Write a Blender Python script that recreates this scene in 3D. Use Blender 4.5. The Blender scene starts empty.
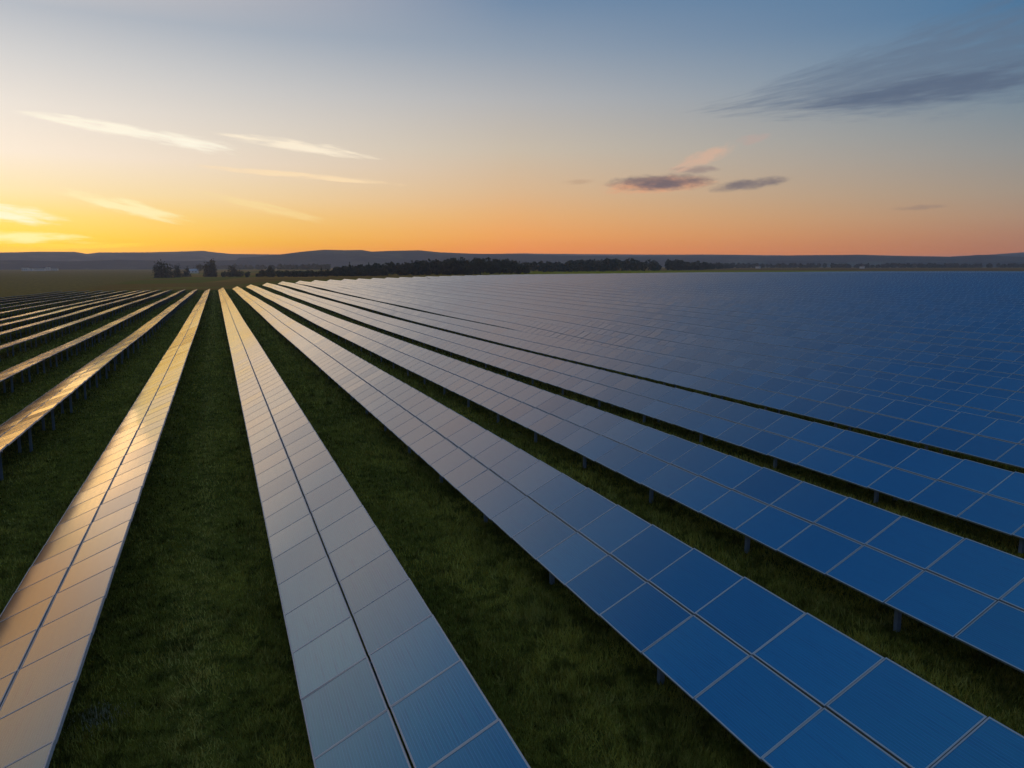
import bpy, bmesh, math, random
import numpy as np
from mathutils import Vector, Matrix, Euler

R = math.radians
C = bpy.context.scene.collection
scene = bpy.context.scene
rng = np.random.default_rng(7)
random.seed(7)

# ---------------------------------------------------------------- camera
F_PX = 787.66                    # focal length in pixels of a 1024 wide frame
YAW, PITCH = R(20.478), R(8.54)  # right of the row direction (+Y), below the horizon
CAM_Z = 7.49
cam = bpy.data.cameras.new('camera')
cam.sensor_width = 36.0
cam.lens = F_PX / 1024 * 36.0
cam.clip_start, cam.clip_end = 0.1, 60000
cam_o = bpy.data.objects.new('camera', cam)
cam_o.location = (0, 0, CAM_Z)
cam_o.rotation_euler = (R(90) - PITCH, 0, -YAW)
C.objects.link(cam_o)
scene.camera = cam_o

# ---------------------------------------------------------------- view
scene.view_settings.view_transform = 'Standard'
scene.view_settings.look = 'None'
scene.view_settings.exposure = 0.0
scene.view_settings.gamma = 1.0
scene.view_settings.use_curve_mapping = False
scene.cycles.volume_bounces = 1
scene.cycles.max_bounces = 6
scene.cycles.volume_step_rate = 1.0
scene.cycles.use_denoising = True


def ray(u, v):
    r = (u - 512) / F_PX; up = (384 - v) / F_PX
    cp, sp = math.cos(PITCH), math.sin(PITCH)
    d = cp + up * sp; z = -sp + up * cp
    c, s = math.cos(YAW), math.sin(YAW)
    return np.array([r * c + d * s, -r * s + d * c, z])


def elev(u, v):
    k = ray(u, v)
    return math.degrees(math.atan2(k[2], math.hypot(k[0], k[1])))


def azim(u, v=266):
    """bearing clockwise from +Y, in degrees"""
    k = ray(u, v)
    return math.degrees(math.atan2(k[0], k[1]))


def project(P):
    P = np.atleast_2d(P)
    X, Y, Z = P[:, 0], P[:, 1], P[:, 2] - CAM_Z
    c, s = math.cos(YAW), math.sin(YAW)
    r = X * c - Y * s; d = X * s + Y * c
    cp, sp = math.cos(PITCH), math.sin(PITCH)
    dep = d * cp - Z * sp; up = d * sp + Z * cp
    dd = np.where(dep > 0.1, dep, 0.1)
    return 512 + F_PX * r / dd, 384 - F_PX * up / dd, dep


def lin(c):
    return tuple(((x / 255) / 12.92 if x / 255 <= 0.04045 else ((x / 255 + 0.055) / 1.055) ** 2.4) for x in c)


# ---------------------------------------------------------------- world: sky
HAZE_D, HAZE_R, HAZE_TOP = 0.00012, 7600, 112
SUN_AZ, SUN_EL = -14.5, 1.8      # clockwise from +Y
world = bpy.data.worlds.new('World')
scene.world = world
world.use_nodes = True


class NT:
    def __init__(self, tree):
        self.t = tree; self.n = tree.nodes; self.l = tree.links

    def node(self, kind, **kw):
        n = self.n.new(kind)
        for k, v in kw.items():
            setattr(n, k, v)
        return n

    def put(self, sock, val):
        if hasattr(val, 'is_output') or hasattr(val, 'node'):
            self.l.new(val, sock)
        elif val is not None:
            sock.default_value = val

    def math(self, op, a, b=None, c=None, clamp=False):
        n = self.node('ShaderNodeMath', operation=op, use_clamp=clamp)
        self.put(n.inputs[0], a)
        if b is not None: self.put(n.inputs[1], b)
        if c is not None: self.put(n.inputs[2], c)
        return n.outputs[0]

    def smooth(self, x, a, b, lo=0.0, hi=1.0, kind='SMOOTHSTEP'):
        n = self.node('ShaderNodeMapRange', interpolation_type=kind)
        self.put(n.inputs[0], x)
        for i, v in zip((1, 2, 3, 4), (a, b, lo, hi)):
            n.inputs[i].default_value = v
        return n.outputs[0]

    def mix(self, f, a, b, blend='MIX'):
        n = self.node('ShaderNodeMix', data_type='RGBA', blend_type=blend)
        self.put(n.inputs[0], f)
        for s, v in ((n.inputs[6], a), (n.inputs[7], b)):
            if isinstance(v, tuple):
                s.default_value = (*v[:3], 1)
            else:
                self.l.new(v, s)
        return n.outputs[2]

    def ramp(self, f, stops, interp='LINEAR'):
        n = self.node('ShaderNodeValToRGB')
        cr = n.color_ramp; cr.interpolation = interp
        while len(cr.elements) < len(stops):
            cr.elements.new(0.5)
        for e, (p, c) in zip(cr.elements, stops):
            e.position = p; e.color = (*c[:3], 1)
        self.put(n.inputs[0], f)
        return n.outputs[0]

    def noise(self, vec, scale, detail=3, rough=0.5, dims='3D'):
        n = self.node('ShaderNodeTexNoise', noise_dimensions=dims)
        if vec is not None: self.l.new(vec, n.inputs['Vector'])
        n.inputs['Scale'].default_value = scale
        n.inputs['Detail'].default_value = detail
        n.inputs['Roughness'].default_value = rough
        return n.outputs[0]


def build_world():
    world.node_tree.nodes.clear()
    w = NT(world.node_tree)
    tc = w.node('ShaderNodeTexCoord').outputs['Generated']
    sep = w.node('ShaderNodeSeparateXYZ'); w.l.new(tc, sep.inputs[0])
    x, y, z = sep.outputs
    hyp = w.math('SQRT', w.math('ADD', w.math('MULTIPLY', x, x), w.math('MULTIPLY', y, y)))
    el = w.math('MULTIPLY', w.math('ARCTAN2', z, hyp), 180 / math.pi)
    az = w.math('MULTIPLY', w.math('ARCTAN2', x, y), 180 / math.pi)
    d0 = w.math('ABSOLUTE', w.math('SUBTRACT', az, SUN_AZ))
    dl = w.math('MINIMUM', d0, w.math('SUBTRACT', 360.0, d0))
    fac = w.math('DIVIDE', el, 60.0, clamp=True)

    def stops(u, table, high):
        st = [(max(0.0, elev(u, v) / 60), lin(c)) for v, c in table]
        st += [(e / 60, lin(c)) for e, c in high]  # unseen sky above the view, shaped to tint panel reflections and light the grass
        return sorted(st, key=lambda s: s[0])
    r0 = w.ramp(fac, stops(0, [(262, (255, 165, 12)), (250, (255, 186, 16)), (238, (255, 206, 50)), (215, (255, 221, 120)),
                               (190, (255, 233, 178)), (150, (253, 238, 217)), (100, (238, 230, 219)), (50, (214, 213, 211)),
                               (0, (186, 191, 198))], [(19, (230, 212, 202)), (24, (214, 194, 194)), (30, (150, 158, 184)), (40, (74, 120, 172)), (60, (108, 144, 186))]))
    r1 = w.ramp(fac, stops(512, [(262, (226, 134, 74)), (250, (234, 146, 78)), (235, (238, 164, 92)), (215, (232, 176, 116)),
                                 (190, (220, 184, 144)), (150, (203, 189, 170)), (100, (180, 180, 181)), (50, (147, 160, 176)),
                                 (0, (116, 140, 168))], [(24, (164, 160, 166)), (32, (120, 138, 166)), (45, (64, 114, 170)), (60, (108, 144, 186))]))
    r2 = w.ramp(fac, stops(1024, [(262, (156, 108, 96)), (250, (164, 115, 96)), (235, (168, 125, 104)), (215, (168, 139, 118)),
                                  (190, (160, 146, 132)), (150, (144, 146, 146)), (100, (120, 138, 152)), (50, (94, 128, 156)),
                                  (0, (72, 116, 154))], [(24, (76, 120, 160)), (36, (60, 110, 160)), (60, (104, 142, 186))]))
    r3 = w.ramp(fac, [(0.0, lin((92, 96, 122))), (0.08, lin((110, 104, 128))), (0.2, lin((84, 104, 140))), (0.6, lin((60, 104, 156))), (1.0, lin((104, 142, 186)))])
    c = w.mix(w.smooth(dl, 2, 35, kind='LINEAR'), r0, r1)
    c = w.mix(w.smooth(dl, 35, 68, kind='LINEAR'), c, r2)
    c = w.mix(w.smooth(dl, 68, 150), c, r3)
    # added orange band in the unseen sky west of the sun, for panel reflections
    ob = w.math('MULTIPLY', w.math('MULTIPLY', w.smooth(az, -15.5, -24), w.smooth(az, -75, -50)), w.smooth(el, 17, 5))
    c = w.mix(w.math('MULTIPLY', ob, 0.8), c, (0.86, 0.44, 0.13))
    # the glow round the sun, low over the hills
    gl = w.math('MULTIPLY', w.smooth(dl, 22, 0), w.smooth(el, 5.0, 0.5))
    c = w.mix(w.math('MULTIPLY', gl, 0.20), c, (1.0, 0.72, 0.16), 'ADD')
    # --- clouds, as bands of the sky dome (bearing, elevation)
    comb = w.node('ShaderNodeCombineXYZ'); w.put(comb.inputs[0], az); w.put(comb.inputs[1], el)
    mp = w.node('ShaderNodeMapping'); w.l.new(comb.outputs[0], mp.inputs[0])
    mp.inputs['Scale'].default_value = (0.16, 0.9, 1); mp.inputs['Rotation'].default_value = (0, 0, R(5))
    nfine = w.noise(mp.outputs[0], 1.5, 6, 0.62)
    mp2 = w.node('ShaderNodeMapping'); w.l.new(comb.outputs[0], mp2.inputs[0])
    mp2.inputs['Scale'].default_value = (0.55, 1.3, 1)
    npuff = w.noise(mp2.outputs[0], 1.1, 6, 0.6)

    def cloud(c, u0, v0, u1, v1, wid, col, amt, nz=nfine, nk=1.6, skew=0.0, blend='MIX', bow=0.0):
        fib = (0.35, 3.2) if nz is nfine else (0.9, 2.6)
        a0, e0, a1, e1 = azim(u0, v0), elev(u0, v0), azim(u1, v1), elev(u1, v1)
        ca, ce = (a0 + a1) / 2, (e0 + e1) / 2
        L = math.hypot(a1 - a0, e1 - e0) / 2; th = math.atan2(e1 - e0, a1 - a0)
        da = w.math('SUBTRACT', az, ca); de = w.math('SUBTRACT', el, ce)
        s = w.math('DIVIDE', w.math('ADD', w.math('MULTIPLY', da, math.cos(th)), w.math('MULTIPLY', de, math.sin(th))), L)
        t = w.math('SUBTRACT', w.math('MULTIPLY', de, math.cos(th)), w.math('MULTIPLY', da, math.sin(th)))
        t = w.math('ADD', t, w.math('MULTIPLY', w.math('MULTIPLY', s, s), bow))
        ww = w.math('MULTIPLY', w.math('MULTIPLY_ADD', s, skew, 1.0), wid)   # widens along its length
        t = w.math('DIVIDE', t, w.math('MAXIMUM', ww, 0.02))
        d2 = w.math('ADD', w.math('MULTIPLY', s, s), w.math('MULTIPLY', t, t))
        m = w.math('SUBTRACT', 1.0, d2)
        lv = w.node('ShaderNodeCombineXYZ')               # the cloud's own fibres, drawn out along it
        w.put(lv.inputs[0], w.math('MULTIPLY_ADD', s, L * fib[0], u0 * 0.37)); w.put(lv.inputs[1], w.math('MULTIPLY', t, fib[1] * wid)); w.put(lv.inputs[2], w.math('MULTIPLY', s, L * 0.1))
        nl = w.noise(lv.outputs[0], 1.0, 7, 0.62)
        m = w.math('ADD', m, w.math('MULTIPLY', w.math('SUBTRACT', nl, 0.52), nk * 2.2))
        m = w.math('MULTIPLY', w.math('MULTIPLY', w.smooth(m, -0.15, 1.1), w.smooth(d2, 2.6, 0.5)), amt)
        return w.mix(m, c, lin(col), blend)
    # pale streaks on the bright side
    c = cloud(c, 20, 111, 245, 151, 0.50, (255, 247, 226), 1.0, skew=0.25, bow=0.1)
    c = cloud(c, 212, 132, 378, 158, 0.42, (255, 240, 214), 0.95, bow=0.1)
    c = cloud(c, 195, 166, 400, 184, 0.24, (255, 226, 182), 0.8)
    c = cloud(c, 60, 190, 190, 222, 0.55, (255, 245, 190), 0.75)
    c = cloud(c, 185, 190, 330, 222, 0.40, (255, 226, 160), 0.5)
    c = cloud(c, -70, 204, 75, 222, 0.62, (255, 252, 215), 0.9)
    c = cloud(c, -60, 234, 110, 240, 0.40, (255, 246, 170), 0.9)
    c = cloud(c, 0, 247, 150, 244, 0.22, (255, 226, 80), 0.5)
    # small grey clouds with lit bellies
    c = cloud(c, 596, 189, 722, 180, 0.62, (226, 160, 122), 0.8, npuff, 0.8, bow=0.05)
    c = cloud(c, 603, 184, 722, 181, 0.62, (118, 104, 108), 1.0, npuff, 0.8)
    c = cloud(c, 668, 170, 724, 169, 0.30, (150, 132, 128), 0.75, npuff, 1.2)
    c = cloud(c, 668, 172, 738, 144, 0.55, (214, 176, 152), 0.8, npuff, 1.2)
    c = cloud(c, 735, 142, 772, 136, 0.35, (190, 162, 152), 0.5, npuff, 1.4)
    c = cloud(c, 706, 190, 796, 178, 0.42, (124, 114, 116), 0.95, npuff, 0.9)
    c = cloud(c, 560, 183, 596, 181, 0.22, (190, 158, 130), 0.6, npuff, 1.2)
    c = cloud(c, 890, 209, 950, 206, 0.18, (150, 128, 118), 0.6, npuff, 1.2)
    # the long slate coloured veil, top right
    c = cloud(c, 690, 114, 1240, -6, 3.0, (98, 114, 136), 0.66, nfine, 1.0, skew=0.7)
    c = cloud(c, 780, 108, 1100, 62, 1.0, (86, 100, 124), 0.75, nfine, 1.1, skew=0.4)
    # all these colours are as seen through the haze over the plain: take its share out again
    sn = w.math('SINE', w.math('MULTIPLY', w.math('MAXIMUM', el, 0.2), math.pi / 180))
    T = w.math('EXPONENT', w.math('MULTIPLY', w.math('MINIMUM', w.math('DIVIDE', HAZE_TOP - CAM_Z, sn), HAZE_R), -HAZE_D))
    J = w.mix(w.smooth(dl, 10, 70), (0.22, 0.16, 0.12), (0.10, 0.115, 0.16))
    sub = w.node('ShaderNodeVectorMath', operation='SCALE'); w.l.new(J, sub.inputs[0]); w.put(sub.inputs['Scale'], w.math('SUBTRACT', 1.0, T))
    df = w.node('ShaderNodeVectorMath', operation='SUBTRACT'); w.l.new(c, df.inputs[0]); w.l.new(sub.outputs[0], df.inputs[1])
    dv = w.node('ShaderNodeVectorMath', operation='SCALE'); w.l.new(df.outputs[0], dv.inputs[0]); w.put(dv.inputs['Scale'], w.math('DIVIDE', 1.0, T))
    mx = w.node('ShaderNodeVectorMath', operation='MAXIMUM'); w.l.new(dv.outputs[0], mx.inputs[0]); mx.inputs[1].default_value = (0.003, 0.003, 0.003)
    c = mx.outputs[0]
    # twilight air glow of the physical sky model under the gradient colours
    sky = w.node('ShaderNodeTexSky', sky_type='NISHITA')
    sky.sun_disc = False
    sky.sun_elevation = R(SUN_EL); sky.sun_rotation = R(SUN_AZ)
    sky.altitude = 200; sky.air_density = 1.2; sky.dust_density = 2.0; sky.ozone_density = 1.5
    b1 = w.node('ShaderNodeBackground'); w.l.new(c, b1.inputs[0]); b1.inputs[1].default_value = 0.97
    b2 = w.node('ShaderNodeBackground'); w.l.new(sky.outputs[0], b2.inputs[0]); b2.inputs[1].default_value = 0.004
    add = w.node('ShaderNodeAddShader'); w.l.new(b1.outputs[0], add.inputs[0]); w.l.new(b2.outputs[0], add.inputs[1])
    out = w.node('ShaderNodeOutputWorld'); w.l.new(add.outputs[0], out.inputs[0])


build_world()

sun = bpy.data.lights.new('sun', 'SUN')
sun.energy = 0.02
sun.angle = R(8)
sun.color = (1.0, 0.56, 0.24)
sun_o = bpy.data.objects.new('sun', sun)
sd = Vector((math.sin(R(SUN_AZ)) * math.cos(R(SUN_EL)), math.cos(R(SUN_AZ)) * math.cos(R(SUN_EL)), math.sin(R(SUN_EL))))
sun_o.rotation_euler = (-sd).to_track_quat('-Z', 'Y').to_euler()
sun_o.location = (-60, 160, 60)
C.objects.link(sun_o)

# ---------------------------------------------------------------- helpers


def tag(o, label=None, cat=None, group=None, kind=None):
    if label: o['label'] = label
    if cat: o['category'] = cat
    if group: o['group'] = group
    if kind: o['kind'] = kind
    return o


def empty(name, loc):
    o = bpy.data.objects.new(name, None)
    o.location = loc; o.empty_display_size = 0.5
    C.objects.link(o)
    return o


def np_mesh(name, V, Fc, mats, fmat=None, uvs=None, smooth=False):
    """V (n,3), Fc (m,k) -> mesh datablock"""
    V = np.asarray(V, np.float32); Fc = np.asarray(Fc, np.int32)
    me = bpy.data.meshes.new(name)
    m, k = Fc.shape
    me.vertices.add(len(V)); me.vertices.foreach_set('co', V.ravel())
    me.loops.add(m * k); me.loops.foreach_set('vertex_index', Fc.ravel())
    me.polygons.add(m)
    me.polygons.foreach_set('loop_start', np.arange(0, m * k, k, dtype=np.int32))
    for mt in mats: me.materials.append(mt)
    if fmat is not None: me.polygons.foreach_set('material_index', np.asarray(fmat, np.int32))
    me.polygons.foreach_set('use_smooth', np.full(m, bool(smooth)))
    for nm, uv in (uvs or {}).items():
        l = me.uv_layers.new(name=nm)
        l.data.foreach_set('uv', np.asarray(uv, np.float32).ravel())
    me.update(calc_edges=True)
    return me


def link(name, me, parent=None, loc=(0, 0, 0)):
    o = bpy.data.objects.new(name, me)
    o.location = loc; o.parent = parent
    C.objects.link(o)
    return o


def box_arrays(x0, x1, y0, y1, z0, z1):
    V = np.array([[x, y, z] for z in (z0, z1) for y in (y0, y1) for x in (x0, x1)], float)
    Fc = np.array([[0, 2, 3, 1], [4, 5, 7, 6], [0, 1, 5, 4], [2, 6, 7, 3], [0, 4, 6, 2], [1, 3, 7, 5]])
    return V, Fc


def cat_arrays(parts):
    Vs, Fs, n = [], [], 0
    for V, Fc in parts:
        Vs.append(V); Fs.append(np.asarray(Fc) + n); n += len(V)
    return np.concatenate(Vs), np.concatenate(Fs)


def material(name):
    m = bpy.data.materials.new(name); m.use_nodes = True
    nt = NT(m.node_tree)
    b = m.node_tree.nodes['Principled BSDF']
    return m, nt, b


def simple(name, col, rough=0.6, metal=0.0, var=0.0, scale=3.0, spec=0.5):
    m, n, b = material(name)
    if var:
        tc = n.node('ShaderNodeTexCoord').outputs['Object']
        f = n.noise(tc, scale, 4)
        c = n.mix(f, tuple(x * (1 - var) for x in col), tuple(min(1, x * (1 + var)) for x in col))
        n.l.new(c, b.inputs['Base Color'])
    else:
        b.inputs['Base Color'].default_value = (*col, 1)
    b.inputs['Roughness'].default_value = rough
    b.inputs['Metallic'].default_value = metal
    b.inputs['Specular IOR Level'].default_value = spec
    return m


# ---------------------------------------------------------------- terrain
SC = 1.25                        # metres per unit of the measured layout
MID_H = 0.95 * SC                # middle of the tables above the ground


def sstep(a, b, x):
    t = np.clip((x - a) / (b - a), 0, 1)
    return t * t * (3 - 2 * t)


def ground_z(X, Y):
    X = np.asarray(X, float); Y = np.asarray(Y, float)
    r = np.hypot(X, Y) + 1e-6
    d = np.clip(X * math.sin(YAW) + Y * math.cos(YAW), -60, None)
    k = 0.01135
    drop = -k * np.where(d < 330, d, 330 + 110 * (1 - np.exp(-(d - 330) / 110)))
    xe = X * np.minimum(1, 420 / r)
    rise = (1.7 * sstep(2, 26, xe) + 5.6 * (1 - np.exp(-np.clip(xe, 0, None) / 125))) * sstep(60, 400, d)
    wob = 0.05 * np.sin(Y / 23 + X / 31) * sstep(25, 90, r) + 0.025 * np.sin(Y / 9.5 - X / 17) * sstep(20, 70, r)
    return drop + rise + wob


def gz(x, y):
    return float(ground_z(x, y))


def on_ground(u, v):
    k = ray(u, v); t0 = 5.0
    for i in range(4000):
        t = t0 * 1.004
        P = k * t; P[2] += CAM_Z
        if P[2] < gz(P[0], P[1]):
            break
        t0 = t
    return P[0], P[1], gz(P[0], P[1])


# ground material: grass round the tables, bare and green fields beyond
def ground_material():
    m, n, b = material('ground')
    pos = n.node('ShaderNodeNewGeometry').outputs['Position']
    sep = n.node('ShaderNodeSeparateXYZ'); n.l.new(pos, sep.inputs[0])
    X, Y, Z = sep.outputs
    r = n.math('SQRT', n.math('ADD', n.math('MULTIPLY', X, X), n.math('MULTIPLY', Y, Y)))
    st = n.node('ShaderNodeMapping'); n.l.new(pos, st.inputs[0]); st.inputs['Scale'].default_value = (1, 0.35, 1)
    f1 = n.noise(st.outputs[0], 0.55, 5, 0.6)
    f2 = n.noise(pos, 3.2, 5, 0.65)
    grass = n.mix(n.smooth(f1, 0.32, 0.68), (0.11, 0.095, 0.012), (0.21, 0.16, 0.02))
    grass = n.mix(n.smooth(f2, 0.3, 0.75), grass, (0.06, 0.056, 0.010))
    # far fields: long strips of plough, stubble and pasture
    ang = n.math('ARCTAN2', X, Y)
    lr = n.math('LOGARITHM', n.math('MAXIMUM', r, 1.0), 1.6)
    cv = n.node('ShaderNodeCombineXYZ'); n.put(cv.inputs[0], n.math('MULTIPLY', ang, 2.2)); n.put(cv.inputs[1], n.math('MULTIPLY', lr, 2.3))
    vor = n.node('ShaderNodeTexVoronoi'); vor.inputs['Scale'].default_value = 1.4
    n.l.new(cv.outputs[0], vor.inputs['Vector'])
    sc = n.node('ShaderNodeSeparateColor'); n.l.new(vor.outputs['Color'], sc.inputs[0])
    fields = n.ramp(sc.outputs[0], [(0.0, (0.36, 0.15, 0.03)), (0.35, (0.46, 0.19, 0.035)), (0.55, (0.27, 0.175, 0.02)), (0.8, (0.40, 0.22, 0.04)), (1.0, (0.17, 0.145, 0.03))], 'CONSTANT')
    f3 = n.noise(pos, 0.02, 6, 0.6)
    fields = n.mix(n.smooth(f3, 0.40, 0.75, 0.0, 0.6), fields, (0.26, 0.13, 0.03))
    # the yellow-green meadow right behind the array and the tilled ground after it
    meadow = n.mix(f3, (0.42, 0.29, 0.006), (0.32, 0.25, 0.006))
    right = n.smooth(ang, 0.18, 0.5)
    near_r = n.math('MULTIPLY', right, n.smooth(r, 1050, 1000))
    fields = n.mix(near_r, fields, meadow)
    till = n.math('MULTIPLY', right, n.math('MULTIPLY', n.smooth(r, 1000, 1050), n.smooth(r, 2300, 2000)))
    fields = n.mix(till, fields, (0.28, 0.12, 0.035))
    edge = n.math('ADD', r, n.math('MULTIPLY', n.math('SUBTRACT', f3, 0.5), 60.0))
    col = n.mix(n.smooth(edge, 395, 430), grass, fields)
    brown = n.math('MULTIPLY', n.smooth(X, -58, -72), n.smooth(Y, 60, 120))
    col = n.mix(brown, col, n.mix(n.smooth(f1, 0.3, 0.7), (0.42, 0.20, 0.045), (0.24, 0.13, 0.03)))
    n.l.new(col, b.inputs['Base Color'])
    b.inputs['Roughness'].default_value = 1.0
    b.inputs['Specular IOR Level'].default_value = 0.0
    bp = n.node('ShaderNodeBump'); bp.inputs['Strength'].default_value = 0.6; bp.inputs['Distance'].default_value = 0.08
    n.l.new(n.noise(pos, 6.0, 6, 0.7), bp.inputs['Height']); n.l.new(bp.outputs[0], b.inputs['Normal'])
    return m


def build_ground():
    NA, NR = 360, 170
    rr = np.concatenate([[0.0], np.geomspace(2, 7500, NR)])
    aa = np.linspace(0, 2 * math.pi, NA, endpoint=False)
    A, Rr = np.meshgrid(aa, rr)
    X = Rr * np.sin(A); Y = Rr * np.cos(A)
    V = np.stack([X, Y, ground_z(X, Y)], -1).reshape(-1, 3)
    i, j = np.meshgrid(np.arange(len(rr) - 1), np.arange(NA), indexing='ij')
    j2 = (j + 1) % NA
    Fc = np.stack([i * NA + j, i * NA + j2, (i + 1) * NA + j2, (i + 1) * NA + j], -1).reshape(-1, 4)
    me = np_mesh('ground', V, Fc[:, ::-1], [ground_material()], smooth=True)
    tag(link('ground', me), kind='structure')


build_ground()


# ---------------------------------------------------------------- hills
def fbm(x, seed, octs=5, base=1.0):
    out = np.zeros_like(x); amp = 1.0
    rs = np.random.default_rng(seed)
    for o in range(octs):
        ph, ph2 = rs.uniform(0, 6.28, 2)
        out += amp * (np.sin(x * base + ph) + 0.6 * np.sin(x * base * 1.73 + ph2))
        amp *= 0.55; base *= 2.1
    return out


def hill_material(name, wood, field, k):
    m, n, b = material(name)
    pos = n.node('ShaderNodeNewGeometry').outputs['Position']
    mp = n.node('ShaderNodeMapping'); n.l.new(pos, mp.inputs[0]); mp.inputs['Scale'].default_value = (1, 1, 3)
    f = n.noise(mp.outputs[0], 0.0035, 5, 0.6)
    g = n.noise(mp.outputs[0], 0.02, 6, 0.6)
    c = n.mix(n.smooth(f, k - 0.02, k + 0.04), wood, field)
    c = n.mix(n.smooth(g, 0.35, 0.7), c, tuple(x * 0.7 for x in wood))
    n.l.new(c, b.inputs['Base Color'])
    b.inputs['Roughness'].default_value = 1.0
    b.inputs['Specular IOR Level'].default_value = 0.0
    return m


def ridge(name, dist, depth, crest, mat, seed, tall=1.0):
    """a range of hills: crest = [(u, v)] where its skyline stands, built at its distance with real depth"""
    us = np.array([c[0] for c in crest], float)
    az = np.radians([azim(u) for u in us])
    ev = np.array([elev(u, v) for u, v in crest])
    n = 420
    A = np.linspace(az[0], az[-1], n)
    H = np.interp(A, az, np.tan(np.radians(ev))) * dist + CAM_Z
    H = H + fbm(A * dist / 400, seed, 5) * dist * 0.00018
    tt = np.linspace(-1, 1, 27)
    V = []
    for t in tt:
        prof = math.cos(t * math.pi / 2) ** 1.3
        rad = dist + t * depth / 2 + fbm(A * dist / 900 + t, seed + 3, 3) * depth * 0.02
        x, y = rad * np.sin(A), rad * np.cos(A)
        g = ground_z(x, y)
        z = g - 3 + (H - g + 3) * prof + fbm(A * dist / 180 + 7 * t, seed + 9, 4) * dist * 0.0002 * prof * (1 - prof) * 4
        ends = np.minimum(1, np.minimum(np.arange(n), np.arange(n)[::-1]) / 12)
        z = g - 3 + (z - g + 3) * ends
        V.append(np.stack([x, y, z], -1))
    V = np.concatenate(V)
    i, j = np.meshgrid(np.arange(26), np.arange(n - 1), indexing='ij')
    Fc = np.stack([i * n + j, i * n + j + 1, (i + 1) * n + j + 1, (i + 1) * n + j], -1).reshape(-1, 4)
    tag(link(name, np_mesh(name, V, Fc[:, ::-1], [mat], smooth=True)), kind='structure')


hm1 = hill_material('wooded_hill', (0.070, 0.060, 0.055), (0.15, 0.12, 0.08), 0.55)
hm3 = hill_material('haze_tinted_hill', (0.13, 0.085, 0.078), (0.24, 0.16, 0.11), 0.5)  # warm haze over this ridge partly put into its wood and field colours
hm2 = hill_material('far_hill', (0.07, 0.075, 0.07), (0.16, 0.16, 0.12), 0.5)
ridge('hills', 5200, 2200, [(-420, 254), (-250, 251), (-100, 252), (0, 252.5), (40, 251.5), (76, 251.5), (88, 253.6), (100, 252.2), (150, 252.2), (188, 251.2), (204, 250.8), (216, 252.4), (232, 254), (262, 254.5), (330, 255), (420, 257)], hm3, 3)
ridge('hills', 3900, 1500, [(225, 259), (262, 256.5), (284, 254.2), (302, 251.8), (325, 249.8), (345, 250.4), (362, 250.2), (372, 251.8), (395, 251), (420, 250.4), (440, 252.4), (470, 253.6), (520, 254), (560, 255.2), (620, 256), (680, 259)], hm1, 11)
ridge('hills', 6300, 1800, [(400, 256), (480, 254.2), (520, 253.2), (580, 254), (640, 254.6), (720, 254.8), (800, 255.6), (880, 257)], hm2, 21)
ridge('hills', 4300, 1600, [(560, 258), (640, 255.8), (700, 255), (740, 255.4), (760, 256.2), (800, 255.6), (860, 255.2), (900, 256), (955, 256.8), (968, 256), (974, 255), (992, 254.8), (1004, 256.2), (1030, 257), (1100, 256), (1250, 255), (1500, 256)], hm1, 31)
ridge('hills', 6000, 1800, [(940, 257), (985, 255), (1010, 253), (1040, 251), (1100, 248.5), (1200, 249), (1400, 255)], hm2, 41)

ridge('hills', 3500, 1000, [(-420, 262), (-200, 259.5), (-60, 261), (20, 260), (70, 261.5), (120, 259.6), (180, 261), (240, 260.2), (300, 262), (360, 264)], hm1, 53)
ridge('hills', 3400, 900, [(690, 265), (740, 261.6), (800, 260.6), (840, 261.8), (900, 260.4), (960, 261.6), (1020, 260.2), (1120, 260.8), (1350, 261), (1600, 264)], hm2, 61)

# ---------------------------------------------------------------- solar panels
PL, PW, PT = 1.3524 * SC, 1.0 * SC, 0.055     # pitch along the row, slope length of one panel, frame depth
GAP_L, GAP_W = 0.028, 0.036


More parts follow.
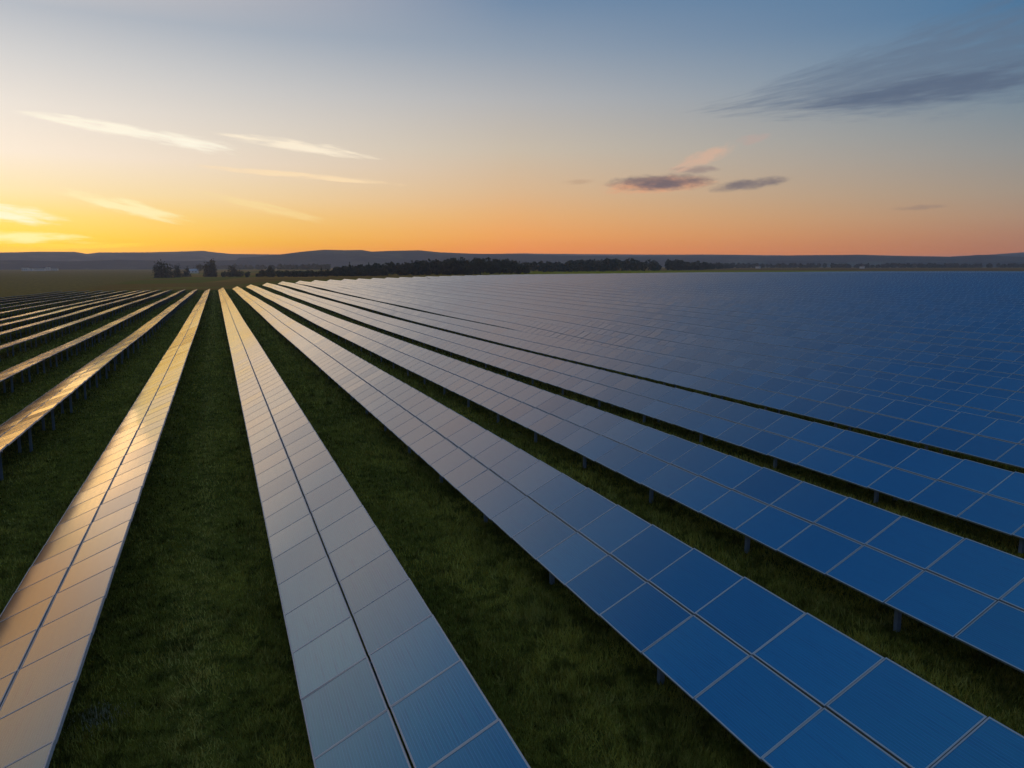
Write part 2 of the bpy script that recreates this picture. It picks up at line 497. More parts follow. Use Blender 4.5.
def panel_material():
    m, n, b = material('solar_glass')
    uv = n.node('ShaderNodeUVMap', uv_map='face').outputs[0]
    uv2 = n.node('ShaderNodeUVMap', uv_map='pick').outputs[0]
    s2 = n.node('ShaderNodeSeparateXYZ'); n.l.new(uv2, s2.inputs[0])
    rnd = n.math('FRACT', n.math('ADD', n.node('ShaderNodeObjectInfo').outputs['Random'], s2.outputs[0]))
    sp = n.node('ShaderNodeSeparateXYZ'); n.l.new(uv, sp.inputs[0])
    u, v = sp.outputs[0], sp.outputs[1]
    # fine bus lines along the row, uneven in strength
    w1 = n.math('ABSOLUTE', n.math('SINE', n.math('MULTIPLY', u, 3.14159 * 26)))
    line = n.smooth(w1, 0.30, 0.0)
    mp = n.node('ShaderNodeMapping'); n.l.new(uv, mp.inputs[0]); mp.inputs['Scale'].default_value = (70, 2.2, 1)
    cv = n.node('ShaderNodeCombineXYZ'); n.put(cv.inputs[2], n.math('MULTIPLY', rnd, 40.0))
    ad = n.node('ShaderNodeVectorMath', operation='ADD'); n.l.new(mp.outputs[0], ad.inputs[0]); n.l.new(cv.outputs[0], ad.inputs[1])
    streak = n.noise(ad.outputs[0], 1.0, 3, 0.6)
    base = n.mix(rnd, (0.007, 0.156, 0.278), (0.011, 0.198, 0.348))
    base = n.mix(n.math('MULTIPLY', line, n.smooth(streak, 0.35, 0.75, 0.15, 0.85)), base, (0.13, 0.36, 0.66))
    base = n.mix(n.smooth(streak, 0.45, 0.75, 0.0, 0.5), base, (0.001, 0.085, 0.22))
    n.l.new(base, b.inputs['Base Color'])
    # a thin dusty film, uneven from panel to panel
    dust = n.noise(ad.outputs[0], 0.25, 4, 0.6)
    ro = n.math('ADD', n.smooth(dust, 0.3, 0.7, 0.13, 0.19), n.math('MULTIPLY', rnd, 0.05))
    n.l.new(ro, b.inputs['Roughness'])
    # anti-reflection coated cells: deep blue face on, sunset warmth put into the glancing mirror tint
    b.inputs['Metallic'].default_value = 1.0
    b.inputs['Coat Weight'].default_value = 1.0           # cover glass
    b.inputs['Coat Roughness'].default_value = 0.10
    b.inputs['Coat IOR'].default_value = 1.46
    b.inputs['Coat Tint'].default_value = (1.0, 0.96, 0.92, 1)
    b.inputs['Specular Tint'].default_value = (1.0, 0.65, 0.46, 1)
    b.inputs['IOR'].default_value = 1.5
    b.inputs['Sheen Weight'].default_value = 0.12         # dust film, its sheen tinted with warm dusk light
    b.inputs['Sheen Tint'].default_value = (1.0, 0.62, 0.34, 1)
    b.inputs['Sheen Roughness'].default_value = 0.3
    return m


M_GLASS = panel_material()
M_ALU = simple('aluminium_frame', (0.42, 0.41, 0.40), 0.5, 0.45, 0.10, 4.0)
M_STEEL = simple('galvanised_steel', (0.27, 0.30, 0.34), 0.5, 0.25, 0.2, 6.0)


def panel_arrays():
    """one framed panel lying flat, centred: top glass 3 mm below the rim of its frame"""
    hx, hy = (PW - GAP_W) / 2, (PL - GAP_L) / 2
    fx, fy = hx - 0.024, hy - 0.024
    o = [(-hx, -hy), (hx, -hy), (hx, hy), (-hx, hy)]
    q = [(-fx, -fy), (fx, -fy), (fx, fy), (-fx, fy)]
    V = [(x, y, 0) for x, y in o] + [(x, y, 0) for x, y in q] + [(x, y, -0.004) for x, y in q] + [(x, y, -PT) for x, y in o]
    Fc = [(8, 9, 10, 11)]; fm = [0]
    for k in range(4):
        l = (k + 1) % 4
        Fc += [(k, l, 4 + l, 4 + k), (4 + k, 4 + l, 8 + l, 8 + k), (12 + k, 12 + l, l, k)]; fm += [1, 1, 1]
    Fc += [(15, 14, 13, 12)]; fm += [1]
    return np.array(V, float), np.array(Fc), np.array(fm)


PV, PF, PM = panel_arrays()
PUV = np.zeros((len(PF), 4, 2)); PUV[0] = [(0, 0), (1, 0), (1, 1), (0, 1)]
PANEL_ME = np_mesh('panel', PV, PF, [M_GLASS, M_ALU], PM, {'face': PUV, 'pick': np.zeros((len(PF), 4, 2))})
assert len(PV) == 16


def rot_batch(tx, ty, tz):
    """rotation matrices Rz*Ry*Rx for arrays of angles (the order of an XYZ euler)"""
    n = len(tx)
    cx, sx, cy, sy, cz, sz = np.cos(tx), np.sin(tx), np.cos(ty), np.sin(ty), np.cos(tz), np.sin(tz)
    M = np.empty((n, 3, 3))
    M[:, 0, 0] = cz * cy; M[:, 0, 1] = cz * sy * sx - sz * cx; M[:, 0, 2] = cz * sy * cx + sz * sx
    M[:, 1, 0] = sz * cy; M[:, 1, 1] = sz * sy * sx + cz * cx; M[:, 1, 2] = sz * sy * cx - cz * sx
    M[:, 2, 0] = -sy; M[:, 2, 1] = cy * sx; M[:, 2, 2] = cy * cx
    return M


def sweep(xs, ys, zs, prof, tilt):
    """a bar of rectangular section running along a row; prof = (dx0, dx1, dz0, dz1) in the tilted frame"""
    a, b_, c, d = prof
    ct, st_ = math.cos(tilt), math.sin(tilt)
    cor = [(a, c), (b_, c), (b_, d), (a, d)]
    V = np.stack([np.stack([xs + p * ct - q * st_, ys, zs + p * st_ + q * ct], -1) for p, q in cor], 1).reshape(-1, 3)
    n = len(ys); Fc = []
    for i in range(n - 1):
        for k in range(4):
            l = (k + 1) % 4
            Fc.append((4 * i + k, 4 * i + l, 4 * i + 4 + l, 4 * i + 4 + k))
    Fc += [(3, 2, 1, 0), (4 * n - 4, 4 * n - 3, 4 * n - 2, 4 * n - 1)]
    return V, np.array(Fc)


def visible(P, margin=40):
    u, v, d = project(P)
    return (d > 1) & (u > -margin) & (u < 1024 + margin) & (v < 768 + margin)


N_PARTS = [0]
POST_STEP = 3 * PL


def post_arrays(h):
    """a C-section steel post"""
    w, t = 0.050, 0.013
    return cat_arrays([box_arrays(-w, -w + t, -w, w, 0, h), box_arrays(-w + t, w, -w, -w + t, 0, h), box_arrays(-w + t, w, w - t, w, 0, h)])


def solar_row(x0, phase, y0, y1, label, group, min_area=14.0, max_panels=100, dz=0.0, min_post=7.0, tilt=27.3, post_at=(-0.60, 0.15)):
    tilt = R(tilt)
    x0 *= SC; phase *= SC
    dzf = (lambda y: SC * dz(np.asarray(y, float) / SC)) if callable(dz) else (lambda y: SC * dz + 0 * np.asarray(y, float))
    k0 = math.ceil((y0 - phase) / PL); k1 = math.floor((y1 - phase) / PL)
    Yc = phase + (np.arange(k0, k1) + 0.5) * PL
    sl = np.gradient(ground_z(np.full_like(Yc, x0), Yc), Yc)
    zc = ground_z(np.full_like(Yc, x0), Yc) + MID_H + dzf(Yc)
    base = np.array([x0, Yc[0] - PL / 2, gz(x0, Yc[0] - PL / 2)])
    root = empty('solar_panel_row', base)
    tag(root, label, 'solar panels', group)
    ct, st_ = math.cos(tilt), math.sin(tilt)
    P = []; ang = []
    for e in (-0.5, 0.5):
        p = np.stack([x0 + e * PW * ct + 0 * Yc, Yc, zc + e * PW * st_], -1)
        P.append(p)
        n = len(Yc)
        ang.append(np.stack([np.arctan(sl) + R(0.7) + rng.normal(0, R(0.26), n), -tilt + rng.normal(0, R(0.32), n), rng.normal(0, R(0.05), n)], -1))
    P = np.concatenate(P); ang = np.concatenate(ang)
    # how large each panel stands in the picture
    M = rot_batch(ang[:, 0], ang[:, 1], ang[:, 2])
    cor = np.einsum('nij,kj->nki', M, PV[:4]) + P[:, None]
    u, v, d = project(cor.reshape(-1, 3)); u = u.reshape(-1, 4); v = v.reshape(-1, 4)
    area = 0.5 * np.abs((u[:, 0] - u[:, 2]) * (v[:, 1] - v[:, 3]) - (u[:, 1] - u[:, 3]) * (v[:, 0] - v[:, 2]))
    inside = visible(P, 5) & (d.reshape(-1, 4).min(1) > 1)
    score = np.where(inside & (area > min_area), area, -1)
    order = np.argsort(-score)[:max_panels]
    own = order[score[order] > 0]
    for i in own:
        o = bpy.data.objects.new('panel', PANEL_ME)
        o.location = P[i] - base; o.rotation_euler = ang[i]; o.parent = root
        C.objects.link(o)
    N_PARTS[0] += len(own)
    rest = np.setdiff1d(np.arange(len(P)), own)
    if len(rest):
        Vr = (np.einsum('nij,kj->nki', M[rest], PV) + (P[rest] - base)[:, None]).reshape(-1, 3)
        Fr = (PF[None] + (np.arange(len(rest)) * 16)[:, None, None]).reshape(-1, 4)
        uv = np.tile(PUV[None], (len(rest), 1, 1, 1))
        pick = np.tile(rng.random(len(rest))[:, None, None, None], (1, len(PF), 4, 2))
        me = np_mesh('panels', Vr, Fr, [M_GLASS, M_ALU], np.tile(PM, len(rest)), {'face': uv, 'pick': pick})
        tag(link('panels' if len(own) else 'panel', me, root), kind='stuff' if len(own) else None)
    # two purlins under the panels
    ys = np.concatenate([[Yc[0] - PL / 2], Yc[::4], [Yc[-1] + PL / 2]])
    zs = ground_z(np.full_like(ys, x0), ys) + MID_H + dzf(ys)
    for e in (-0.62, 0.62):
        V, Fc = sweep(np.full_like(ys, x0), ys, zs, (e * PW - 0.035, e * PW + 0.035, -PT - 0.085, -PT - 0.004), tilt)
        link('purlin', np_mesh('purlin', V - base, Fc, [M_STEEL]), root)
    # posts in pairs: a short one at the low side, a tall one at the high side, with a sloping beam over them
    yp = phase + np.arange(k0 + 1, k1, 3) * PL
    far_parts = []; npost = 0
    for y in yp:
        for e in post_at:
            x = x0 + e * PW * ct
            g = gz(x, y); top = gz(x0, y) + MID_H + float(dzf(y)) + e * PW * st_ - 0.16
            pu, pv, pd = project(np.array([[x, y, g]]))
            big = pd[0] > 2 and -20 < pu[0] < 1044 and pv[0] < 790 and F_PX * (top - g) / pd[0] > min_post
            V, Fc = post_arrays(top - g + 0.3)
            V = V + np.array([x, y, g - 0.3]) - base
            if big and npost < 100 and x0 < 32:
                link('post', np_mesh('post', V, Fc, [M_STEEL]), root); npost += 1
            else:
                far_parts.append((V, Fc))
        a = np.array([[-0.8 * PW, -0.03], [0.8 * PW, -0.03]])
        Vb, Fb = box_arrays(-0.8 * PW, 0.8 * PW, -0.03, 0.03, -0.08, 0)
        Vb = np.stack([Vb[:, 0] * ct - Vb[:, 2] * st_, Vb[:, 1], Vb[:, 0] * st_ + Vb[:, 2] * ct], -1)
        off = np.array([0, 0, -(PT + 0.088)])
        Vb = Vb + np.array([x0, y, gz(x0, y) + MID_H + float(dzf(y))]) + off - base
        far_parts.append((Vb, Fb))
    V, Fc = cat_arrays(far_parts)
    tag(link('support_beams' if npost else 'supports', np_mesh('support_beams', V, Fc, [M_STEEL]), root), kind='stuff')
    N_PARTS[0] += npost + 4
    return root


Y_END = 302 * SC
GR_L, GR_M, GR_R = 'panel rows left of the gold row', 'panel rows beside the grass lanes', 'panel rows in the closed blue field'
solar_row(-2.758, 14.30, -6, Y_END, 'golden panel row along the left side of the widest central grass lane', GR_M, dz=-0.22, tilt=22.6)
solar_row(1.63, 12.50, -6, Y_END, 'pale panel row fading from orange to grey blue, right side of the central grass lane', GR_M, dz=0.06, tilt=26.9)
solar_row(6.40, 9.42, -6, Y_END, 'broad panel row turning vivid blue in the near corner, weedy grass lane on its left', GR_M, dz=0.05)
solar_row(11.06, 9.52, -6, Y_END, 'blue panel row with short posts showing below its low edge, beside the dark narrow lane', GR_M, dz=0.07)
solar_row(16.65, 15.55, -4, Y_END, 'blue panel row between the two thin black gaps at the right', GR_M, dz=-0.04)
solar_row(22.10, 18.90, -4, Y_END, 'blue panel row just behind the last black gap that reaches the right edge', GR_R, dz=0.07)
left_x = [-6.88, -10.72, -15.07, -18.65, -21.63, -24.2, -28.42, -32.2, -35.9, -39.6, -43.4, -47.0]
left_lab = ['tan panel row on paired posts next left of the golden row',
            'second tan panel row left of the golden row, on paired posts',
            'third thin panel row left of the golden row',
            'fourth thin panel row left of the golden row', 'fifth thin panel row left of the golden row',
            'sixth thin panel row left of the golden row', 'seventh thin panel row left of the golden row',
            'eighth thin panel row left of the golden row', 'ninth thin panel row left of the golden row',
            'tenth faint panel row left of the golden row', 'eleventh faint panel row, second from the brown field at left',
            'outermost faint panel row at left, along the brown field']
for i, (x, lb) in enumerate(zip(left_x, left_lab)):
    solar_row(x, random.uniform(0, 2), max(-6, -x * SC * 1.1 - 10), Y_END * (1 - 0.004 * i), lb, GR_L, min_area=16, dz=-0.2, tilt=(19.2, 15.5, 12, 10)[i] if i < 4 else 8, post_at=(0.36, 0.72))
ORD = ['second', 'third', 'fourth', 'fifth', 'sixth', 'seventh', 'eighth', 'ninth', 'tenth', 'eleventh', 'twelfth']
x = 28.75; i = 0
while x * SC < 520:
    X = x * SC
    if i < len(ORD):
        lb = 'blue panel row, %s behind the last black gap that reaches the right edge' % ORD[i]
    else:
        lb = 'distant panel row merging with its neighbours into the blue sheet below the meadow'
    solar_row(x, 19 + random.uniform(0, 1.3), max(-4, X * 0.62 - 30), Y_END + min(60, X * 0.15), lb, GR_R if i < len(ORD) else 'far panel rows merged into the blue sheet',
              min_area=22 if i < 14 else 1e9, max_panels=90,
              dz=lambda y, q=max(0.0, 1 - i / 7): -0.36 * q * (1 - sstep(48, 80, y)))
    x += 5.62; i += 1
print('PARTS', N_PARTS[0])


# ---------------------------------------------------------------- grass between the rows
def grass_material(name, c1, c2, c3):
    m, n, b = material(name)
    pos = n.node('ShaderNodeNewGeometry').outputs['Position']
    st = n.node('ShaderNodeMapping'); n.l.new(pos, st.inputs[0]); st.inputs['Scale'].default_value = (1, 0.4, 1)
    f = n.noise(st.outputs[0], 0.6, 5, 0.6); g = n.noise(pos, 5.0, 3, 0.6)
    c = n.mix(n.smooth(f, 0.40, 0.60), c1, c2)
    c = n.mix(n.smooth(g, 0.45, 0.8), c, c3)
    px_ = n.node('ShaderNodeSeparateXYZ'); n.l.new(pos, px_.inputs[0])
    trk = n.math('ABSOLUTE', n.math('SUBTRACT', px_.outputs[0], n.math('ADD', -0.75, n.math('MULTIPLY', n.math('SUBTRACT', n.noise(pos, 0.15, 2), 0.5), 1.2))))
    c = n.mix(n.math('MULTIPLY', n.smooth(trk, 0.75, 0.1), 0.6), c, tuple(x * 1.25 for x in c3))   # worn middle of the wide lane
    straw = n.noise(pos, 0.42, 5, 0.7)
    c = n.mix(n.smooth(straw, 0.55, 0.70, 0.0, 0.8), c, (0.50, 0.36, 0.085))
    k = n.noise(pos, 1.6, 4, 0.65)
    c = n.mix(n.smooth(k, 0.48, 0.62, 0.0, 0.85), c, tuple(x * 0.36 for x in c1))
    n.l.new(c, b.inputs['Base Color'])
    b.inputs['Roughness'].default_value = 0.85
    b.inputs['Specular IOR Level'].default_value = 0.05
    return m


def blades(px, py, h, w, lean):
    n = len(px)
    a = rng.uniform(0, 2 * math.pi, n); la = rng.uniform(0, 2 * math.pi, n)
    z = ground_z(px, py)
    dx, dy = np.cos(a) * w / 2, np.sin(a) * w / 2
    lx, ly = np.cos(la) * h * lean, np.sin(la) * h * lean
    V = np.empty((n, 3, 3))
    V[:, 0] = np.stack([px - dx, py - dy, z - 0.01], -1)
    V[:, 1] = np.stack([px + dx, py + dy, z - 0.01], -1)
    V[:, 2] = np.stack([px + lx, py + ly, z + h * np.sqrt(np.clip(1 - lean ** 2, 0.1, 1))], -1)
    return V.reshape(-1, 3), np.arange(3 * n).reshape(-1, 3)


def build_grass():
    n = 620000
    r = np.exp(rng.uniform(math.log(6.0), math.log(390), n))
    a = rng.uniform(YAW - R(36), YAW + R(36), n)
    px, py = r * np.sin(a), r * np.cos(a)
    k = (px < 24 * SC) & (px > -45 * SC)
    px, py, r = px[k], py[k], r[k]
    clump = 0.5 + 0.5 * np.sin(px * 1.7 + 1.3 * np.sin(py * 0.9)) * np.sin(py * 1.1 + np.sin(px * 1.3))
    rough = sstep(3.0 * SC, 4.2 * SC, px)                # the lanes at the right are less closely mown
    h = (0.05 + 0.05 * rng.random(len(px)) + 0.10 * clump ** 2 * rng.random(len(px))) * (1 + 0.5 * rough) * (1 + np.clip(r - 25, 0, 400) / 110)
    for rx in (-6.88, -2.758, 1.63, 6.40, 11.06, 16.65):   # uncut along the low edges of the tables
        h = h * (1 + 1.1 * np.exp(-((px - (rx - 1.15) * SC) / 0.38) ** 2) * rng.random(len(px)))
    w = 0.007 + 0.0011 * r
    # scattered weeds
    nc = 420
    rc = np.exp(rng.uniform(math.log(7.0), math.log(90), nc)); ac = rng.uniform(YAW - R(36), YAW + R(36), nc)
    per = 70
    kx = np.repeat(rc * np.sin(ac), per) + rng.normal(0, 0.16, nc * per); ky = np.repeat(rc * np.cos(ac), per) + rng.normal(0, 0.16, nc * per)
    ok = (kx < 24 * SC) & (kx > -30 * SC)
    hk = np.repeat(rng.uniform(0.12, 0.36, nc), per) * rng.uniform(0.3, 1, nc * per)
    px = np.concatenate([px, kx[ok]]); py = np.concatenate([py, ky[ok]]); h = np.concatenate([h, hk[ok]])
    w = np.concatenate([w, (0.010 + 0.0009 * np.hypot(kx, ky))[ok]])
    V, Fc = blades(px, py, h, w, rng.uniform(0.15, 0.75, len(px)))
    me = np_mesh('grass', V, Fc, [grass_material('grass_blade', (0.25, 0.195, 0.028), (0.50, 0.37, 0.055), (0.58, 0.41, 0.09))])
    tag(link('grass', me), 'short dark green grass growing in the lanes between the panel rows', 'grass', kind='stuff')


build_grass()


def tuft(name, label, cat, u, v, n, h, spread, mat):
    X, Y, Z = on_ground(u, v)
    px = X + rng.normal(0, spread, n); py = Y + rng.normal(0, spread, n)
    hh = h * rng.uniform(0.35, 1.0, n) * np.exp(-((px - X) ** 2 + (py - Y) ** 2) / (4 * spread ** 2))
    V, Fc = blades(px, py, hh, np.full(n, 0.014), rng.uniform(0.1, 0.8, n))
    o = link(name, np_mesh(name, V - np.array([X, Y, Z]), Fc, [mat]), None, (X, Y, Z))
    tag(o, label, cat, kind='stuff')


M_DRY = simple('dry_grass', (0.55, 0.44, 0.28), 1.0, 0, 0.3, 20, 0.0)
M_WEED = grass_material('weed_leaf', (0.26, 0.22, 0.03), (0.42, 0.34, 0.06), (0.5, 0.38, 0.09))
tuft('dry_grass_tuft', 'pale dead grass tuft under the near end of the golden row', 'grass tuft', 98, 722, 420, 0.17, 0.30, M_DRY)
tuft('tall_weed', 'taller yellowish weed clump in the lane left of the vivid blue row', 'weed', 540, 618, 900, 0.55, 0.5, M_WEED)


# ---------------------------------------------------------------- trees, woods, houses
M_BARK = simple('bark', (0.05, 0.042, 0.034), 0.9, 0, 0.3, 2)


def leaf_material(name, a, b_):
    m, n, b = material(name)
    g = n.node('ShaderNodeNewGeometry')
    f = n.noise(g.outputs['Position'], 0.35, 4, 0.6)
    c = n.mix(n.smooth(f, 0.35, 0.65), a, b_)
    n.l.new(c, b.inputs['Base Color'])
    b.inputs['Roughness'].default_value = 0.8
    b.inputs['Specular IOR Level'].default_value = 0.2
    return m


M_LEAF = [leaf_material('dark_leaves', (0.050, 0.046, 0.018), (0.085, 0.072, 0.028)),
          leaf_material('brown_leaves', (0.085, 0.062, 0.024), (0.13, 0.085, 0.03)),
          leaf_material('needle_leaves', (0.034, 0.040, 0.018), (0.055, 0.056, 0.026))]


def leaf_quads(cen, size):
    n = len(cen)
    a = rng.normal(size=(n, 3)); a /= np.linalg.norm(a, axis=1)[:, None]
    b_ = np.cross(a, rng.normal(size=(n, 3))); b_ /= np.linalg.norm(b_, axis=1)[:, None]
    s = size * rng.uniform(0.6, 1.3, n)[:, None]
    V = np.stack([cen - a * s - b_ * s * .6, cen + a * s - b_ * s * .6, cen + a * s + b_ * s * .6, cen - a * s + b_ * s * .6], 1)
    return V.reshape(-1, 3), np.arange(4 * n).reshape(-1, 4)


def crown_points(h, w, shape, n):
    if shape == 'conifer':
        z = h * (0.08 + 0.92 * (1 - np.sqrt(rng.random(n))))
        rad = (w / 2) * (1 - z / h) ** 0.8 * (0.75 + 0.35 * np.sin(z * 2.3)) * np.sqrt(rng.random(n))
        a = rng.uniform(0, 2 * math.pi, n)
        return np.stack([rad * np.cos(a), rad * np.sin(a), z], -1)
    nb = 40
    bc = rng.normal(size=(nb, 3)); bc /= np.linalg.norm(bc, axis=1)[:, None]
    bc *= rng.uniform(0.25, 0.72, nb)[:, None]
    rad = rng.uniform(0.22, 0.36, nb)
    k = rng.integers(0, nb, n)
    d = rng.normal(size=(n, 3)); d /= np.linalg.norm(d, axis=1)[:, None]
    p = bc[k] + d * (rad[k] * rng.random(n) ** 0.4)[:, None]
    if shape == 'bush':                                   # foliage down to the ground
        p = bc[k] * np.array([1, 1, 0]) + np.stack([0 * p[:, 0], 0 * p[:, 1], np.abs(bc[k][:, 2]) * 1.05], -1) + d * (rad[k] * rng.random(n) ** 0.4)[:, None]
        p[:, 2] = np.clip(p[:, 2], 0.0, 1.1)
        return p * np.array([w / 2, w / 2, h * 0.92])
    lo = 0.16 * h
    p[:, 2] = np.clip(p[:, 2], -1.0, 1.2)
    p = p * np.array([w / 2, w / 2, (h - lo) / 2])
    p[:, 2] += lo + (h - lo) / 2 * 0.95
    return p


def trunk_arrays(h, r0):
    ring = 7; parts = []

    def limb(p0, p1, ra, rb):
        p0, p1 = np.array(p0, float), np.array(p1, float)
        d = (p1 - p0) / np.linalg.norm(p1 - p0)
        a = np.cross(d, [0.3, 0.9, 0.1]); a /= np.linalg.norm(a); b_ = np.cross(d, a)
        V = []
        for t, r in ((0, ra), (0.5, (ra + rb) / 2 * 1.02), (1, rb)):
            for k in range(ring):
                th = 2 * math.pi * k / ring
                V.append(p0 + (p1 - p0) * t + (a * math.cos(th) + b_ * math.sin(th)) * r)
        Fc = [(i * ring + k, i * ring + (k + 1) % ring, (i + 1) * ring + (k + 1) % ring, (i + 1) * ring + k) for i in range(2) for k in range(ring)]
        parts.append((np.array(V), np.array(Fc)))
    limb((0, 0, -0.4), (0.1, 0, h * 0.62), r0, r0 * 0.45)
    for k in range(6):
        a = k * 2.4; z = h * (0.25 + 0.06 * k)
        limb((0.05, 0, z), (math.cos(a) * h * 0.24, math.sin(a) * h * 0.24, z + h * 0.24), r0 * 0.35, r0 * 0.1)
    return cat_arrays(parts)


def tree(name, label, u, vb, vt, wpx, shape, mat, n=1500, group='trees beyond the panels', dist=None):
    X, Y, Z = on_ground(u, vb)
    if dist:
        k = ray(u, vb); s = dist / math.hypot(k[0], k[1]); X, Y = k[0] * s, k[1] * s; Z = gz(X, Y)
    _, _, dep = project(np.array([[X, Y, Z]])); dep = dep[0]
    h = CAM_Z + math.tan(R(elev(u, vt))) * math.hypot(X, Y) - Z; w = wpx * dep / F_PX
    o = empty(name, (X, Y, Z)); tag(o, label, 'tree', group)
    V, Fc = leaf_quads(crown_points(h, w, shape, n), max(0.25, h * 0.030))
    link('crown', np_mesh('crown', V, Fc, [mat]), o)
    V, Fc = trunk_arrays(h, h * 0.022)
    link('trunk', np_mesh('trunk', V, Fc, [M_BARK]), o)


tree('broadleaf_tree', 'dark bushy tree, largest of the clump at the left end of the tree belt', 162, 277.8, 256.5, 28, 'bush', M_LEAF[0], 2200)
tree('broadleaf_tree', 'small dark tree just right of the largest bushy tree in the left clump', 177.5, 277.3, 261, 15, 'bush', M_LEAF[0], 900)
tree('broadleaf_tree', 'small dark rounded tree at the right end of the left clump', 186.5, 276.8, 262.5, 10, 'bush', M_LEAF[2], 700)
tree('broadleaf_tree', 'tall rounded brownish tree standing alone right of the pale barn', 211, 276.8, 253, 20, 'bush', M_LEAF[1], 1800)
tree('broadleaf_tree', 'lower brown tree right of the tall rounded one, above the hedge', 234, 276.5, 261, 16, 'bush', M_LEAF[1], 1200)
tree('broadleaf_tree', 'faint bare-looking tree between the barn and the tall rounded tree', 199, 274, 262, 11, 'round', M_LEAF[1], 380)
tree('broadleaf_tree', 'low rounded tree rising over the hedge, left of the conifers', 271, 276, 265, 9, 'round', M_LEAF[1], 800)
tree('conifer_tree', 'slim dark conifer standing apart, leftmost of the conifers over the hedge', 321.5, 277, 267, 5.5, 'conifer', M_LEAF[2], 700)
tree('conifer_tree', 'loose-topped conifer left of the paired dark conifers', 350, 276, 262, 8, 'conifer', M_LEAF[2], 800)
tree('conifer_tree', 'dark slender conifer, left of the close pair', 369, 276, 262, 5.5, 'conifer', M_LEAF[2], 800)
tree('conifer_tree', 'dark pointed conifer, right of the close pair', 376.5, 276, 262.5, 5.5, 'conifer', M_LEAF[2], 800)


def belt(name, label, pts, mat, per_px, size, kind='stuff', cat='woodland'):
    """a strip of bushes or wood: pts = [(u, v_base, v_top, depth metres)]"""
    us = [p[0] for p in pts]
    n = int(per_px * (us[-1] - us[0]))
    U = rng.uniform(us[0], us[-1], n)
    vb = np.interp(U, us, [p[1] for p in pts]); vt = np.interp(U, us, [p[2] for p in pts]); dp = np.interp(U, us, [p[3] for p in pts])
    bx = {}
    cen = np.empty((n, 3)); ok = np.ones(n, bool)
    lu = np.linspace(us[0], us[-1], 60)
    g = np.array([on_ground(q, b_) for q, b_ in zip(lu, np.interp(lu, us, [p[1] for p in pts]))])
    gd = np.hypot(g[:, 0], g[:, 1])
    d0 = np.interp(U, lu, gd)
    az = np.radians([azim(q) for q in lu]); A = np.interp(U, lu, az)
    nt = max(8, int(0.75 * (us[-1] - us[0])))
    tu = np.sort(rng.uniform(us[0], us[-1], nt)); tb = rng.random(nt) * np.interp(tu, us, [p[3] for p in pts])
    td = np.interp(tu, lu, gd) + tb; ta = np.interp(tu, lu, az)
    ttop = CAM_Z + np.tan(np.radians([elev(q, t) for q, t in zip(tu, np.interp(tu, us, [p[2] for p in pts]))])) * np.interp(tu, lu, gd)
    tx, ty = td * np.sin(ta), td * np.cos(ta); tz = ground_z(tx, ty)
    th = np.maximum(ttop - tz, 2.5) * rng.choice([0.55, 0.72, 0.85, 1.0, 1.12], nt)
    tw = th * rng.uniform(0.30, 0.55, nt)
    k = rng.integers(0, nt, n)
    d = rng.normal(size=(n, 3)); d /= np.linalg.norm(d, axis=1)[:, None]
    rr_ = rng.random(n) ** 0.4
    cen = np.stack([tx[k] + d[:, 0] * tw[k] * rr_, ty[k] + d[:, 1] * tw[k] * rr_, tz[k] + th[k] * np.clip(0.52 + 0.48 * d[:, 2] * rr_, 0.02, 1)], -1)
    o0 = cen.mean(0); o0[2] = gz(o0[0], o0[1])
    V, Fc = leaf_quads(cen - o0, size)
    o = link(name, np_mesh(name, V, Fc, [mat]), None, o0)
    tag(o, label, cat, kind=kind)


belt('hedge', 'long low dark hedge running from the brown tree to the conifers', [(222, 277.2, 272, 8), (250, 277.2, 270.5, 8), (300, 277, 271, 8), (345, 276.5, 270, 8), (385, 276, 268, 8)], M_LEAF[0], 55, 0.55, None, 'hedge')
belt('woodland', 'dark wood beyond the middle of the panel field', [(330, 276, 268, 40), (384, 276, 264, 60), (430, 275.5, 261, 90), (470, 275, 258.5, 110), (500, 274.5, 259.5, 110), (526, 274, 261.5, 100), (530, 274, 263, 100)], M_LEAF[0], 120, 0.95)
belt('woodland', 'lower dark wood thinning out towards the meadow at right', [(526, 272.5, 262, 130), (560, 272, 261.5, 160), (620, 271.5, 259, 170), (660, 271, 259.5, 160), (700, 270, 262, 120), (735, 268.2, 264.5, 60)], M_LEAF[2], 110, 1.2)
belt('woodland', 'far thin line of trees along the foot of the hills at right', [(690, 268.3, 263.0, 160), (760, 267.9, 263.8, 160), (800, 267.9, 263.4, 160), (850, 267.9, 264.2, 160), (900, 267.9, 263.6, 160), (1000, 267.8, 264.0, 160), (1090, 267.8, 263.6, 160)], M_LEAF[2], 90, 2.0)
belt('woodland', 'far thin line of trees at the foot of the left hills', [(-60, 269.0, 266.2, 80), (60, 268.8, 266.6, 80), (150, 269, 265.6, 80), (240, 269.4, 265.4, 80), (330, 269.8, 264.8, 80)], M_LEAF[0], 30, 3.0)

M_WALL = simple('white_render', (0.86, 0.72, 0.58), 0.8, 0, 0.1, 0.5)
M_ROOF = simple('tile_roof', (0.16, 0.10, 0.08), 0.8, 0, 0.2, 0.7)
M_PALE = simple('sheet_roof', (0.50, 0.44, 0.42), 0.6, 0, 0.1, 0.5)
M_PANE = simple('window_glass', (0.03, 0.035, 0.04), 0.15)


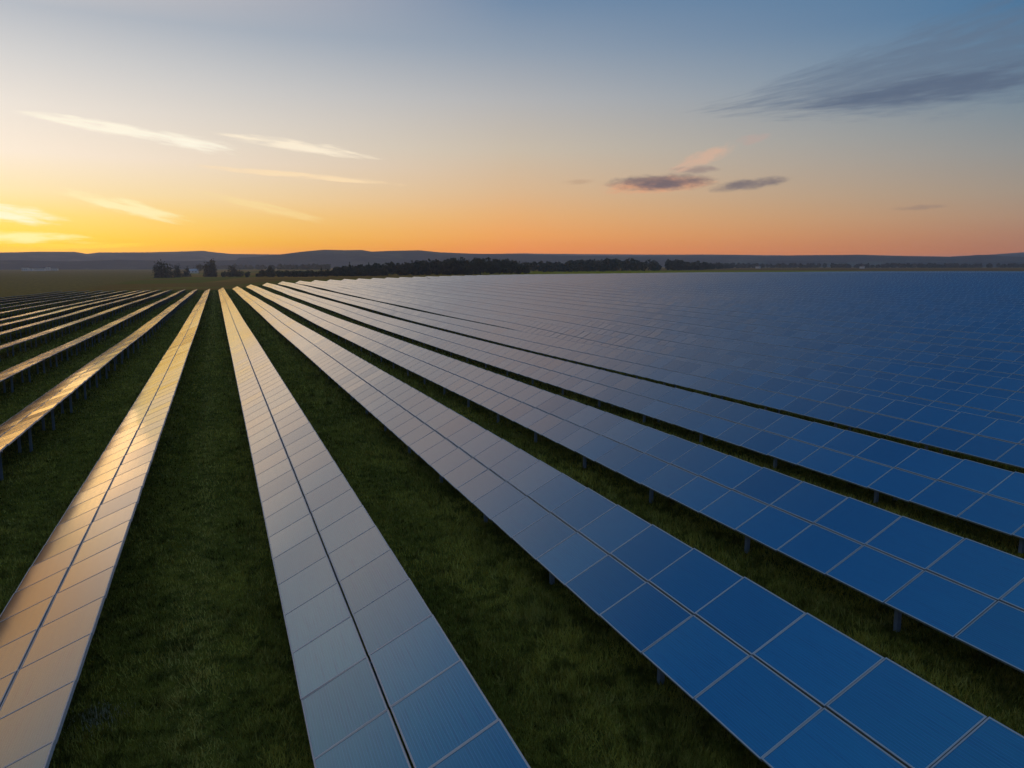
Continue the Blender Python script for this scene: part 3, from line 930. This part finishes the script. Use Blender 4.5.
def house(name, label, u, v, w, d, h, rz, roof=M_ROOF, group='far-off white buildings', cat='building'):
    X, Y, Z = on_ground(u, v)
    o = empty(name, (X, Y, Z)); o.rotation_euler.z = rz
    tag(o, label, cat, group)
    link('wall', np_mesh('wall', *box_arrays(-w / 2, w / 2, -d / 2, d / 2, -1, h), [M_WALL]), o)
    rh = d * 0.33; e = 0.5
    V = np.array([(-w / 2 - e, -d / 2 - e, h - .1), (w / 2 + e, -d / 2 - e, h - .1), (w / 2 + e, d / 2 + e, h - .1), (-w / 2 - e, d / 2 + e, h - .1), (-w / 2 - e, 0, h + rh), (w / 2 + e, 0, h + rh)], float)
    bm = bmesh.new(); vs = [bm.verts.new(q) for q in V]
    for f in ((0, 1, 5, 4), (2, 3, 4, 5), (0, 4, 3), (1, 2, 5), (3, 2, 1, 0)): bm.faces.new([vs[i] for i in f])
    me = bpy.data.meshes.new('roof'); bm.to_mesh(me); bm.free(); me.materials.append(roof)
    link('roof', me, o)
    wm = np_mesh('window', *box_arrays(-0.7, 0.7, -0.06, 0.06, 0, 1.5), [M_PANE])
    k = max(2, int(w / 4))
    for i in range(k):
        link('window', wm, o, (-w / 2 + (i + 0.5) * w / k, -d / 2 - 0.03, h * 0.4))


for lb, u, v, w, h in (('tiny white house at the left end of the far village', 25.5, 271.1, 13, 8), ('tiny white house, second from the left in the far village', 31, 270.9, 10, 6),
                       ('long white building in the middle of the far village', 40, 271.0, 22, 6.5), ('white block right of the long building in the far village', 47.5, 270.7, 12, 9),
                       ('low long white building at the right end of the far village', 54, 270.5, 20, 5.5)):
    house('house', lb, u, v, w, 10, h, R(-8))
house('barn', 'pale low barn between the dark bushy clump and the tall rounded tree', 193.5, 273.2, 15, 9, 4.2, R(-12), M_PALE, None, 'barn')
for lb, u, v, w in (('tiny white building, left of the two at the foot of the right hills', 758, 268.6, 9), ('tiny white building, right of the two at the foot of the right hills', 862, 268.5, 11)):
    house('farmhouse', lb, u, v, w, 8, 4.5, R(35))

# a lone marker post standing among the far panels
mx, my, mz = on_ground(427, 281.0)
mo = empty('marker_post', (mx, my, mz)); tag(mo, 'tiny dark marker post poking up among far panels near the wood', 'post')
link('pole', np_mesh('pole', *box_arrays(-0.08, 0.08, -0.08, 0.08, 0, 3.2), [M_BARK]), mo)
link('sensor_box', np_mesh('sensor_box', *box_arrays(-0.32, 0.32, -0.2, 0.2, 3.2, 3.9), [M_BARK]), mo)


# ---------------------------------------------------------------- haze over the plain
def haze():
    V, Fc = box_arrays(-HAZE_R, HAZE_R, -HAZE_R, HAZE_R, -30, HAZE_TOP)
    m = bpy.data.materials.new('haze_air'); m.use_nodes = True
    nt = NT(m.node_tree); m.node_tree.nodes.clear()
    pv = nt.node('ShaderNodeVolumePrincipled')
    pv.inputs['Color'].default_value = (0.90, 0.88, 0.97, 1)
    pv.inputs['Density'].default_value = HAZE_D
    pv.inputs['Anisotropy'].default_value = 0.55
    out = nt.node('ShaderNodeOutputMaterial'); nt.l.new(pv.outputs[0], out.inputs['Volume'])
    o = link('haze', np_mesh('haze', V, Fc, [m]))
    tag(o, kind='stuff')


haze()
